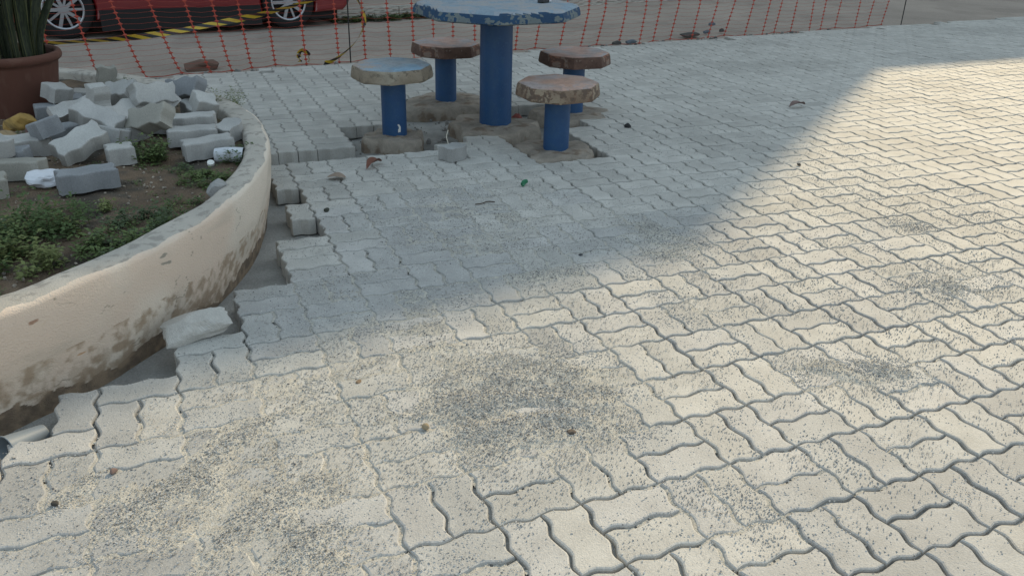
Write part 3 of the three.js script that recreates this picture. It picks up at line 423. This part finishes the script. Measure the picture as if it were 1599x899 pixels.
function splitSlab(g) { const n = plain(g), p = n.attributes.position, N = n.attributes.normal, uv = n.attributes.uv, A = { pos: [], nor: [], uv: [] }, B = { pos: [], nor: [], uv: [] }; for (let i = 0; i < p.count; i += 3) { const ny = (N.getY(i) + N.getY(i + 1) + N.getY(i + 2)) / 3, T = ny > .62 ? A : B; for (let k = i; k < i + 3; k++) { T.pos.push(p.getX(k), p.getY(k), p.getZ(k)); T.nor.push(N.getX(k), N.getY(k), N.getZ(k)); T.uv.push(...(ny > .62 ? [p.getX(k) * 1.6, p.getZ(k) * 1.6] : [uv.getX(k) * 2, uv.getY(k) * 2])); } } return [A, B].map(T => { const q = new THREE.BufferGeometry(); q.setAttribute('position', new THREE.Float32BufferAttribute(T.pos, 3)); q.setAttribute('normal', new THREE.Float32BufferAttribute(T.nor, 3)); q.setAttribute('uv', new THREE.Float32BufferAttribute(T.uv, 2)); return q; }); }
const footMat = std({ map: tex(512, 512, (u, v) => { const c = .42 + .24 * tfbm(u, v, 6, 5, 181) + .07 * tnoise(u * 200, v * 200, 200, 182); return mixc([c, c * .94, c * .86], [c * .82, c * .72, c * .62], sstep(.48, .66, tfbm(u, v, 5, 4, 185))); }, { repeat: [2, 2] }), roughness: 1, bumpMap: bumpGrain, bumpScale: .005 });
function footing(R, H, seed, sx = 1, sz = 1) { const rings = []; const n = 40; for (const [q, y] of [[1.03, -.02], [1.03, .45], [1.0, .8], [.95, .96], [.6, 1.0], [.2, 1.03]]) { const ring = []; for (let i = 0; i < n; i++) { const a = i / n * 6.2832, w = 1 + .42 * (fbm(Math.cos(a) * 2.1 + seed, Math.sin(a) * 2.1 + seed, 4) - .5) * 2 * (q > .3 ? 1 : 0); ring.push([Math.cos(a) * R * q * w * sx, H * (y + .34 * (fbm(Math.cos(a) * 3 * q + seed, Math.sin(a) * 3 * q, 3) - .5)), Math.sin(a) * R * q * w * sz]); } rings.push(ring); } return creased(loft(rings), .6); }
function stool(i, j, kind, turn, label, foot, tilt = 0, lift = 0) {
  const x = i * M, z = j * M, t = thing('stool', label, 'stool', [x, 0, z], turn, 'concrete stools around the table');
  const f = mesh('footing', footing(...foot), footMat, t); f.position.y = bedY - .004;
  mesh('post', new THREE.CylinderGeometry(.077, .078, .44 + lift, 40).translate(0, .135 + lift / 2 - .02, 0), blueMat, t);
  const [top, side] = splitSlab(slab(.462, .125, .328, .082, i * 7)); const s = mesh('seat', side, std({ map: seatKinds[kind][1], bumpMap: bumpGrain, bumpScale: .006, roughness: .95 }), t); mesh('seat_top', top, std({ map: seatKinds[kind][0], bumpMap: bumpGrain, bumpScale: .002, roughness: .85 }), s); s.rotation.z = tilt; s.position.y = lift;
  return t;
}
const s1 = stool(4.28, -14.75, 'pale', .12, 'concrete stool with bluish white worn seat, nearest the planter', [.18, .1, 4], .01, .035);
mesh('paint_chip', jitterGeo(new THREE.CylinderGeometry(.0785, .0785, .05, 6, 2, true, -.12, .22), .004, 60), std({ color: 0xc9c9c4, side: THREE.DoubleSide }), s1).position.set(0, .06, .0005);
stool(6.95, -18.2, 'rust', .05, 'concrete stool with dark rusty brown seat edge behind the table', [.27, .1, 11, 1.2, 1], -.01, .02);
stool(10.26, -15.75, 'rust', -.06, 'concrete stool with rusty seat at the back right of the table', [.25, .095, 23, 1.15, .9], 0, .012);
stool(7.93, -12.05, 'orange', .04, 'concrete stool with orange and cream flaked seat in front', [.22, .1, 31, 1, 1.05], .008);
{
  const t = thing('table', 'octagonal concrete table with faded blue top on blue post', 'table', [7.38 * M, 0, -15.0 * M], .05);
  const f = mesh('footing', footing(.3, .1, 47), footMat, t); f.position.y = bedY - .004;
  mesh('post', new THREE.CylinderGeometry(.105, .107, .78, 48).translate(0, .305, 0), blueMat, t);
  mesh('collar', creased(loft([octRing(.27, .07, .655), octRing(.34, .09, .68), octRing(.345, .09, .708)]), .6), blueMat, t);
  const [top, side] = splitSlab(slab(.985, .27, .71, .072, 3)); const s = mesh('table_edge', side, std({ map: worn([.12, .25, .37], [.15, .32, .45], [.48, .5, .48], [.4, .44, .45], .57, 191, .45), bumpMap: bumpGrain, bumpScale: .004, roughness: .8 }), t);
  mesh('tabletop', top, std({ map: worn([.5, .57, .62], [.44, .54, .6], [.58, .58, .58], [.54, .57, .6], .56, 201, .2), bumpMap: bumpGrain, bumpScale: .0015, roughness: .75 }), s);
  const sc = single('litter_scrap', jitterGeo(box(.07, .018, .04), .006, 50), std({ color: 0x26282a, roughness: .6 }), 'small black and white scrap lying on the table top', 'litter'); sc.position.set(8.6 * M, .795, -14.6 * M); sc.rotation.y = .5; mesh('paper', jitterGeo(new THREE.BoxGeometry(.03, .022, .03, 3, 2, 3).translate(.05, .002, 0), .004, 60), std({ color: 0xdedede }), sc);
}

// ---------------------------------------------------------------- rubble and litter on the ground
{
  const put = (o, x, y, z, rx = 0, ry = 0, rz = 0) => { o.position.set(x, y, z); o.rotation.set(rx, ry, rz); return o; };
  put(single('paver_chunk', brokenBlock(.62, 71), chunkMat, 'broken paver half standing by the stools on the paving', 'rubble'), 1.2, .042, -2.79, 0, .5, 0);
  put(single('dry_stalk', tube([V3(0, 0, 0), V3(.004, .05, .004), V3(-.006, .1, 0), V3(.004, .14, .004)], .0028, 10, 5), std({ color: 0xcfcabb }), 'pale dry stalk standing behind the broken paver', 'stalk'), 1.17, 0, -2.9);
  { const g = creased(chunk(.24, .085, .13, 55), .45); put(single('concrete_chunk', g, paverMats[0], 'long broken concrete chunk lying at the planter foot', 'rubble'), -.375, .038, -1.06, 0, .16, .03); }
  put(single('brick_chunk', creased(chunk(.1, .11, .07, 17), .5), std({ color: 0x7d4640, roughness: 1, bumpMap: bumpGrain, bumpScale: .004 }), 'red brick chunk beside the foot of the table post', 'rubble'), 1.9, -.02, -3.56, 0, .3, 0);
  const clodMat = std({ color: 0x6b554a, roughness: 1, bumpMap: bumpGrain, bumpScale: .006 });
  put(single('clod', creased(chunk(.3, .1, .14, 7), .6), clodMat, 'brown earth clod at the foot of the orange net', 'clod'), .02, .01, -6.06, 0, .1, 0);
  [[2.514, -3.096, .03, 0x2f2f30, 'dark stone right of the stools on shaded pavers'], [.292, -2.137, .02, 0x3a3d35, 'dark moss lump on the pavers near the planter'], [3.04, -1.994, .017, 0x4a4742, 'small dark pebble on sunlit pavers at right'], [1.21, -1.235, .013, 0x3f4144, 'small dark pebble at the shadow edge'], [.07, -.55, .014, 0x7d6a55, 'small tan pebble on the sand at centre left'], [.19, -.235, .017, 0x8f8068, 'yellowish pebble at the sand patch near centre'], [.575, -.06, .018, 0x5b5148, 'dark brown pebble in the deep sand patch'], [-.64, -.33, .014, 0x7a655c, 'reddish brick crumb on the lower left pavers'], [-.773, -.246, .014, 0x3d3a36, 'dark pebble on the lower left pavers']].forEach(([x, z, s, c, label], k) => put(single('pebble', creased(jitterGeo(new THREE.IcosahedronGeometry(s, 2).scale(.8, .45, .62), s * .35, 45, k * 5), .8), std({ color: c, roughness: 1 }), label, 'pebble', 'pebbles on the paving'), x, Math.max(0, sandT(x, z)) + s * .3, z, 0, k, 0));
  [[4.18, -6.2, .11], [4.36, -6.22, .13], [5.3, -6.5, .26], [5.6, -6.62, .1], [5.85, -6.68, .08], [6.15, -7.3, .12]].forEach(([x, z, s], k) => put(single('rubble_piece', creased(chunk(s, .045, s * .45, k * 3 + 2), .5), std({ color: [0x4a4744, 0x5a6168][k % 2 ? 1 : 0], roughness: 1, bumpMap: bumpGrain, bumpScale: .004 }), ['small dark clod, leftmost along the far paving edge', 'dark clod beside the leftmost one at the paving edge', 'bluish grey slab piece on the far paving edge', 'small grey piece right of the slab at the edge', 'last small piece right along the paving edge', 'dark flat clod out on the street behind the net'][k], 'rubble', 'rubble along the far paving edge'), x, k === 5 ? -.01 : .012, z, 0, .1 * k, 0));
  const leafShape = (l, w, curl, seed) => { const g = new THREE.PlaneGeometry(l, w, 10, 6).rotateX(-Math.PI / 2), p = g.attributes.position; for (let i = 0; i < p.count; i++) { const s = p.getX(i) / l + .5, e = Math.pow(Math.sin(Math.PI * clamp(s * .97 + .015)), .7), z = p.getZ(i) * e; p.setZ(i, z); p.setY(i, curl * (Math.abs(z) / w * 1.6 + .5 * Math.sin(s * 3.1) + .35 * vnoise(s * 4 + seed, z * 40))); } g.computeVertexNormals(); return g; };
  const leafM = c => std({ color: c, roughness: .85, side: THREE.DoubleSide });
  put(single('dry_leaf', leafShape(.15, .055, .03, 2), leafM(0x6b4638), 'curled brown dead leaf on pavers before the stools', 'leaf'), .69, .006, -2.77, 0, .75, 0);
  put(single('dry_leaf', leafShape(.1, .075, .015, 5), leafM(0x857567), 'flat tan dead leaf on pavers near the planter', 'leaf'), .445, .005, -2.62, 0, -.4, 0);
  put(single('dry_leaf', leafShape(.16, .06, .03, 9), leafM(0x6d5a55), 'dull brown dead leaf at the edge of the big shadow', 'leaf'), 4.05, .006, -3.22, 0, .1, 0);
  put(single('plastic_scrap', jitterGeo(new THREE.BoxGeometry(.04, .022, .012, 3, 4, 3), .007, 90), std({ color: 0x1d6b4b, roughness: .5 }), 'tiny green plastic scrap on shaded pavers', 'litter'), 1.355, .016, -2.185, 0, .4, .3);
  put(single('twig', tube([V3(0, 0, 0), V3(.03, .004, .01), V3(.07, .003, -.01), V3(.1, .005, .012)], .003, 12, 5), std({ color: 0x40352c }), 'short dark twig on the dusty shaded pavers', 'twig'), 1.0, .006, -1.98);
  { // plastic cup lying in the gap between wall and paving
    const prof = [[.0, 0], [.023, 0], [.0235, .003], [.034, .1], [.0365, .101], [.0365, .104], [.0335, .104], [.0225, .004], [0, .004]].map(p => new THREE.Vector2(...p));
    const c = thing('plastic_cup', 'grey white plastic cup lying in the gap at lower left', 'cup', [-.835, -.035, -.655]); const b = mesh('cup_body', new THREE.LatheGeometry(prof, 36), new THREE.MeshPhysicalMaterial({ color: 0x8d969c, roughness: .5, transmission: .25, thickness: 0, side: THREE.DoubleSide }), c); c.quaternion.setFromUnitVectors(V3(0, 1, 0), V3(-.72, .12, .62).normalize()); c.scale.setScalar(1.15);
  }
  { const r = mulberry(66), N = 500, im = shade(new THREE.InstancedMesh(new THREE.DodecahedronGeometry(1, 0), std({ color: 0xffffff }), N)), mm = new THREE.Matrix4(), q = new THREE.Quaternion(), c = new THREE.Color(); let n = 0; while (n < N) { const k = r(); let x, z, y; if (k < .6) { x = (3 + 8 * r()) * M; z = (-19 + 8 * r()) * M; if (onPaving(x, z) || onPaving(x + .03, z) || onPaving(x - .03, z) || onPaving(x, z - .03)) continue; y = bedY; } else { x = (-4 + 36 * r()) * M; z = edgeZ(x / M) * M - .02 - .1 * r() * r(); y = roadY; } const s = .004 + .018 * r() ** 2.5; q.setFromEuler(new THREE.Euler(r() * 6, r() * 6, r() * 6)); mm.compose(V3(x, y + s * .4, z), q, V3(s * 1.3, s * .8, s)); im.setMatrixAt(n, mm); const g = .1 + .2 * r(); im.setColorAt(n, c.setRGB(g, g * .94, g * .86)); n++; } im.name = 'rubble_crumbs'; im.userData = { kind: 'stuff', label: 'small crumbs of rubble in the bare hole and along the paving edge', category: 'rubble' }; scene.add(im); }
  const strip = thing('grass_strip', 'dark grass tuft strip at the foot of the far kerb', 'grass', [9.6 * M, roadY, -37.35 * M]);
  for (let k = 0; k < 9; k++) { const s = mesh('tuft', weedGeo(.16, .07, 420, .03, 900 + k), leafMats[k % 4 === 2 ? 3 : k % 4], strip); s.position.set(-.45 + k * .16, 0, -k * .022 + rr(-.02, .03)); }
}

// ---------------------------------------------------------------- orange barrier net on stakes, warning tape
const netZ = i => (edgeZ(i) - .55) * M;
{
  const orange = std({ color: 0xa03e2c, roughness: .65 });
  const net = thing('barrier_net', 'sagging orange plastic barrier net along the street edge', 'net', [0, roadY, 0]);
  const xs = [-4.6, -3.3, -1.85, -.65, .35, 1.1, 1.87, 2.8, 3.95, 5.25, 6.4, 7.4]; while (xs[xs.length - 1] < 36) xs.push(xs[xs.length - 1] + rr(.85, 1.05) * (1 + xs[xs.length - 1] * .008)); for (let k = 1; k < 5; k++) xs.unshift(xs[0] - 1.2);
  const leanOf = i => i < 8 ? -.75 * Math.exp(-(((i + 1.2) / 2.6) ** 2)) - .1 : .3 * sstep(11, 16, i) * (1 - .6 * sstep(24, 32, i));
  const H = 1.15, rows = 28, path = i => s => { const bend = i < 8 ? Math.pow(s, .8) : Math.min(1, s * 3.2); const x = (i + leanOf(i) * (i < 8 ? bend * 1.6 : bend)) * M, z = netZ(i) + .05 * Math.sin(i * 1.7) * (1 - s) - .02 * Math.sin(i * .6 + 3 * s), y = .012 + s * H * (1 - .02 * Math.sin(i * .9)); return V3(x, y, z); };
  const grid = xs.map(i => { const f = path(i); return Array.from({ length: rows + 1 }, (_, k) => f(k / rows)); });
  const node = new THREE.OctahedronGeometry(.0155, 0).scale(1.35, .8, .3);
  grid.forEach((pts, c) => { const parts = [ribbon(pts, .0075, V3(1, 0, 0), .001)]; pts.forEach(p => parts.push(node.clone().translate(p.x, p.y, p.z))); mesh('net_rib', merge(parts), orange, net); });
  for (let k = 0; k <= rows; k++) { const pts = []; grid.forEach((col, c) => { pts.push(col[k]); if (c + 1 < grid.length) { const m = col[k].clone().lerp(grid[c + 1][k], .5); m.y -= .006 + .008 * hash2(c, k); pts.push(m); } }); mesh('net_strand', ribbon(pts, k === 0 || k === rows ? .006 : .0014, V3(0, 1, 0), .0006), orange, net); }
  const steel = std({ color: 0x2c2a29, roughness: .7, metalness: .4 });
  [[5.71, 'thin dark steel stake left of the table holding the net'], [37.7, 'thin dark steel stake at the far right of the net'], [-6.5, 'thin dark steel stake behind the snake plant']].forEach(([i, label]) => { const o = single('stake', new THREE.CylinderGeometry(.006, .006, 1.45, 8).translate(0, .6, 0), steel, label, 'stake', 'steel stakes of the net'); o.position.set(i * M, roadY, netZ(i) + .03); });
  const tapeTex = tex(256, 64, (u, v) => { const f = ((u * 4 + v * .9) % 1 + 1) % 1; return f < .5 ? [.72, .6, .16] : [.12, .12, .12]; }, { repeat: [1 / .62, 1 / .055] });
  const tapeMat = std({ map: tapeTex, roughness: .45 });
  const run = (pts, w, tw, label, n = 70) => { const c = new THREE.CatmullRomCurve3(pts.map(p => V3(...p))), P = c.getSpacedPoints(n), S = P.map((_, k) => { const a = tw(k / n); const d = c.getTangentAt(Math.min(1, k / n)); const u = V3(0, 1, 0).addScaledVector(d, -d.y).normalize(); if (!isFinite(u.x) || Math.abs(d.y) > .97) u.set(.3, 0, 1).normalize(); return u.applyAxisAngle(d, a); }); return single('warning_tape', ribbon(P, w, S, .0004), tapeMat, label, 'tape', 'yellow and black warning tape'); };
  run([[-6.5 * M, .22, -26.4 * M], [-4.33 * M, 1.02 * M, -26.6 * M], [-3.3 * M, 1.04 * M, -26.6 * M], [-2.03 * M, 1.11 * M, -26.6 * M], [-.48 * M, 1.28 * M, -26.6 * M], [.89 * M, 1.5 * M, -26.6 * M], [2.3 * M, 1.74 * M, -26.6 * M], [4 * M, 2.13 * M, -26.6 * M], [5.7 * M, 2.7 * M, -26.5 * M]], .05, s => .3 + 1.1 * Math.sin(s * 9) * Math.sin(s * 3.1), 'yellow and black warning tape strung in front of the red car');
  run([[5.72 * M, 2.75 * M, -26.45 * M], [6.19 * M, 2.2 * M, -26.6 * M], [6.37 * M, 1.72 * M, -26.6 * M], [6.37 * M, 1.23 * M, -26.6 * M], [6.05 * M, .7 * M, -26.5 * M], [5.49 * M, .28 * M, -26.3 * M], [4.85 * M, .03 * M, -25.9 * M], [4.55 * M, .02 * M, -25.7 * M]], .045, s => 1.2 + 1.6 * s, 'yellow and black tape end drooping from the stake to the ground');
  run([[3.75 * M, -.02 * M, -26.45 * M], [3.72 * M, .3 * M, -26.4 * M], [3.85 * M, .42 * M, -26.4 * M], [4.05 * M, .3 * M, -26.4 * M], [4.12 * M, -.02 * M, -26.45 * M]], .045, s => .6, 'short loop of warning tape tied low on the net', 30);
}

// ---------------------------------------------------------------- parked red car
{
  const t = thing('parked_car', 'red hatchback parked across the street behind the net', 'car', [.02, roadY, -8.12], .076);
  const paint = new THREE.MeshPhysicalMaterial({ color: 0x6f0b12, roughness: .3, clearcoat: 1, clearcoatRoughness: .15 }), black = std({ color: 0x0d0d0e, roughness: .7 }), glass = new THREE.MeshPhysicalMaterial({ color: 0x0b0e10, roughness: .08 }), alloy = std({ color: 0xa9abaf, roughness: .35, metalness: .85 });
  const wb = 1.12, R = .285, A = .335, W = 1.62, sh = new THREE.Shape();
  sh.moveTo(-1.78, .32); sh.lineTo(-1.76, .24); sh.lineTo(-wb - A, .2); sh.absarc(-wb, R, A, Math.PI + .25, -.25, true); sh.lineTo(wb - A, .17); sh.absarc(wb, R, A, Math.PI + .25, -.25, true); sh.lineTo(1.72, .22); sh.quadraticCurveTo(1.82, .3, 1.82, .48); sh.quadraticCurveTo(1.8, .72, 1.62, .78); sh.lineTo(.86, .9); sh.lineTo(-1.7, .94); sh.quadraticCurveTo(-1.84, .75, -1.8, .5); sh.lineTo(-1.78, .32);
  mesh('body', new THREE.ExtrudeGeometry(sh, { depth: W - .1, bevelEnabled: true, bevelSize: .04, bevelThickness: .05, bevelSegments: 4, curveSegments: 20 }).translate(0, 0, -W + .05), paint, t);
  const cs = new THREE.Shape(); cs.moveTo(-1.62, .93); cs.lineTo(-1.42, 1.32); cs.quadraticCurveTo(-1.1, 1.45, -.4, 1.46); cs.quadraticCurveTo(.1, 1.44, .3, 1.36); cs.lineTo(.9, .89); cs.lineTo(-1.62, .93);
  const cab = mesh('cabin', new THREE.ExtrudeGeometry(cs, { depth: W - .36, bevelEnabled: true, bevelSize: .03, bevelThickness: .07, bevelSegments: 4 }).translate(0, 0, -W + .18), paint, t);
  for (const side of [-.108, -W + .108]) for (const P of [[[-1.4, .97], [-1.3, 1.28], [-.62, 1.36], [-.6, .96]], [[-.5, .96], [-.5, 1.36], [.2, 1.3], [.66, .94]]]) { const w = new THREE.Shape(P.map(p => new THREE.Vector2(...p))); mesh('window', new THREE.ExtrudeGeometry(w, { depth: .012, bevelEnabled: false }).translate(0, 0, side - .006), glass, cab); }
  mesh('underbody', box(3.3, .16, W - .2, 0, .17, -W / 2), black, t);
  mesh('shadow_strip', box(1.6, .2, .05, 0, .17, .028), black, t);  // black strip added below the doors for the dark shadow under the car
  for (const x of [-.52, .2]) mesh('door_handle', box(.16, .025, .03, x, .8, .012), paint, t);
  for (const z of [-.2, -W + .2]) { mesh('headlight', new THREE.SphereGeometry(.12, 16, 10).scale(.5, .6, 1).translate(1.78, .62, z), glass, t); mesh('tail_light', box(.05, .22, .16, -1.82, .78, z), std({ color: 0x5c0b0b, roughness: .3 }), t); }
  for (const [x, z, out] of [[-wb, -.0, 1], [wb, -.0, 1], [-wb, -W, -1], [wb, -W, -1]]) {
    const prof = [[.19, -.085], [.235, -.095], [.27, -.088], [.284, -.06], [.285, 0], [.284, .06], [.27, .088], [.235, .095], [.19, .085]].map(p => new THREE.Vector2(...p));
    const w = mesh('wheel', new THREE.LatheGeometry(prof, 40).rotateX(Math.PI / 2), std({ color: 0x151515, roughness: .9 }), t); w.position.set(x, R, z - out * .09);
    const parts = [new THREE.TorusGeometry(.186, .014, 8, 40).translate(0, 0, out * .075), new THREE.CylinderGeometry(.04, .045, .03, 20).rotateX(Math.PI / 2).translate(0, 0, out * .06)];
    for (let k = 0; k < 10; k++) { const a = k / 10 * 6.2832; parts.push(box(.155, .022 + .012 * (k % 2), .025).translate(.105, 0, out * .06).rotateZ(a)); }
    mesh('rim', merge(parts), alloy, w); mesh('brake_disc', new THREE.CylinderGeometry(.17, .17, .02, 30).rotateX(Math.PI / 2).translate(0, 0, out * .0), black, w);
  }
}

// ---------------------------------------------------------------- buildings across the street (above the frame); they throw the big shadow over the square
{
  const wallM = [std({ color: 0xb9ad9a, roughness: .95, bumpMap: bumpGrain, bumpScale: .002 }), std({ color: 0xa9a8a4, roughness: .95, bumpMap: bumpGrain, bumpScale: .002 })], pane = new THREE.MeshPhysicalMaterial({ color: 0x1b2126, roughness: .1 }), frameM = std({ color: 0xd9d6cf, roughness: .7 });
  function building(x1, z1, w, d, h, turn, label, m) {           // (x1, z1): its front right corner
    const t = thing('building', label, 'building', [x1, -.14, z1], turn); mesh('wall', box(w, h, d, -w / 2, h / 2, -d / 2), wallM[m], t); mesh('roof', box(w - .5, .3, d - .5, -w / 2, h - .6, -d / 2).translate(0, .62, 0).scale(1, 1, 1), wallM[1 - m], t).position.y = -.35;
    const fr = merge([box(1.5, .08, .12, 0, .75, 0), box(1.5, .08, .12, 0, -.75, 0), box(.08, 1.42, .12, -.71, 0, 0), box(.08, 1.42, .12, .71, 0, 0)]), pg = box(1.34, 1.42, .04, 0, 0, -.0);
    for (let f = 0; f < Math.floor(h / 3.1); f++) for (let x = 2; x < w - 1; x += 3.4) { const o = mesh('window', pg, pane, t); o.position.set(-x, 1.9 + f * 3.1, .03); mesh('frame', fr, frameM, o); }
  }
  const cast = (i, j, z) => { const sx = i * M, sz = j * M, d = (sz - z) / .6; return [sx + .8 * d, d * Math.tan(SUN_EL)]; };
  const zA = -17; const [xa, ha] = cast(7.7, -5.0, zA); building(xa, zA, 30, 9, ha + .14, .186, 'tall beige apartment block across the street', 0);
  const zB = -19; const [xb, hb] = cast(26, -18.4, zB); building(xa + 34, zB, 33.4, 9, hb + .14, 0, 'lower grey block beside the tall one across the street', 1);
  console.log('buildings', xa, ha, xb, hb);
}
renderer.render(scene, camera);
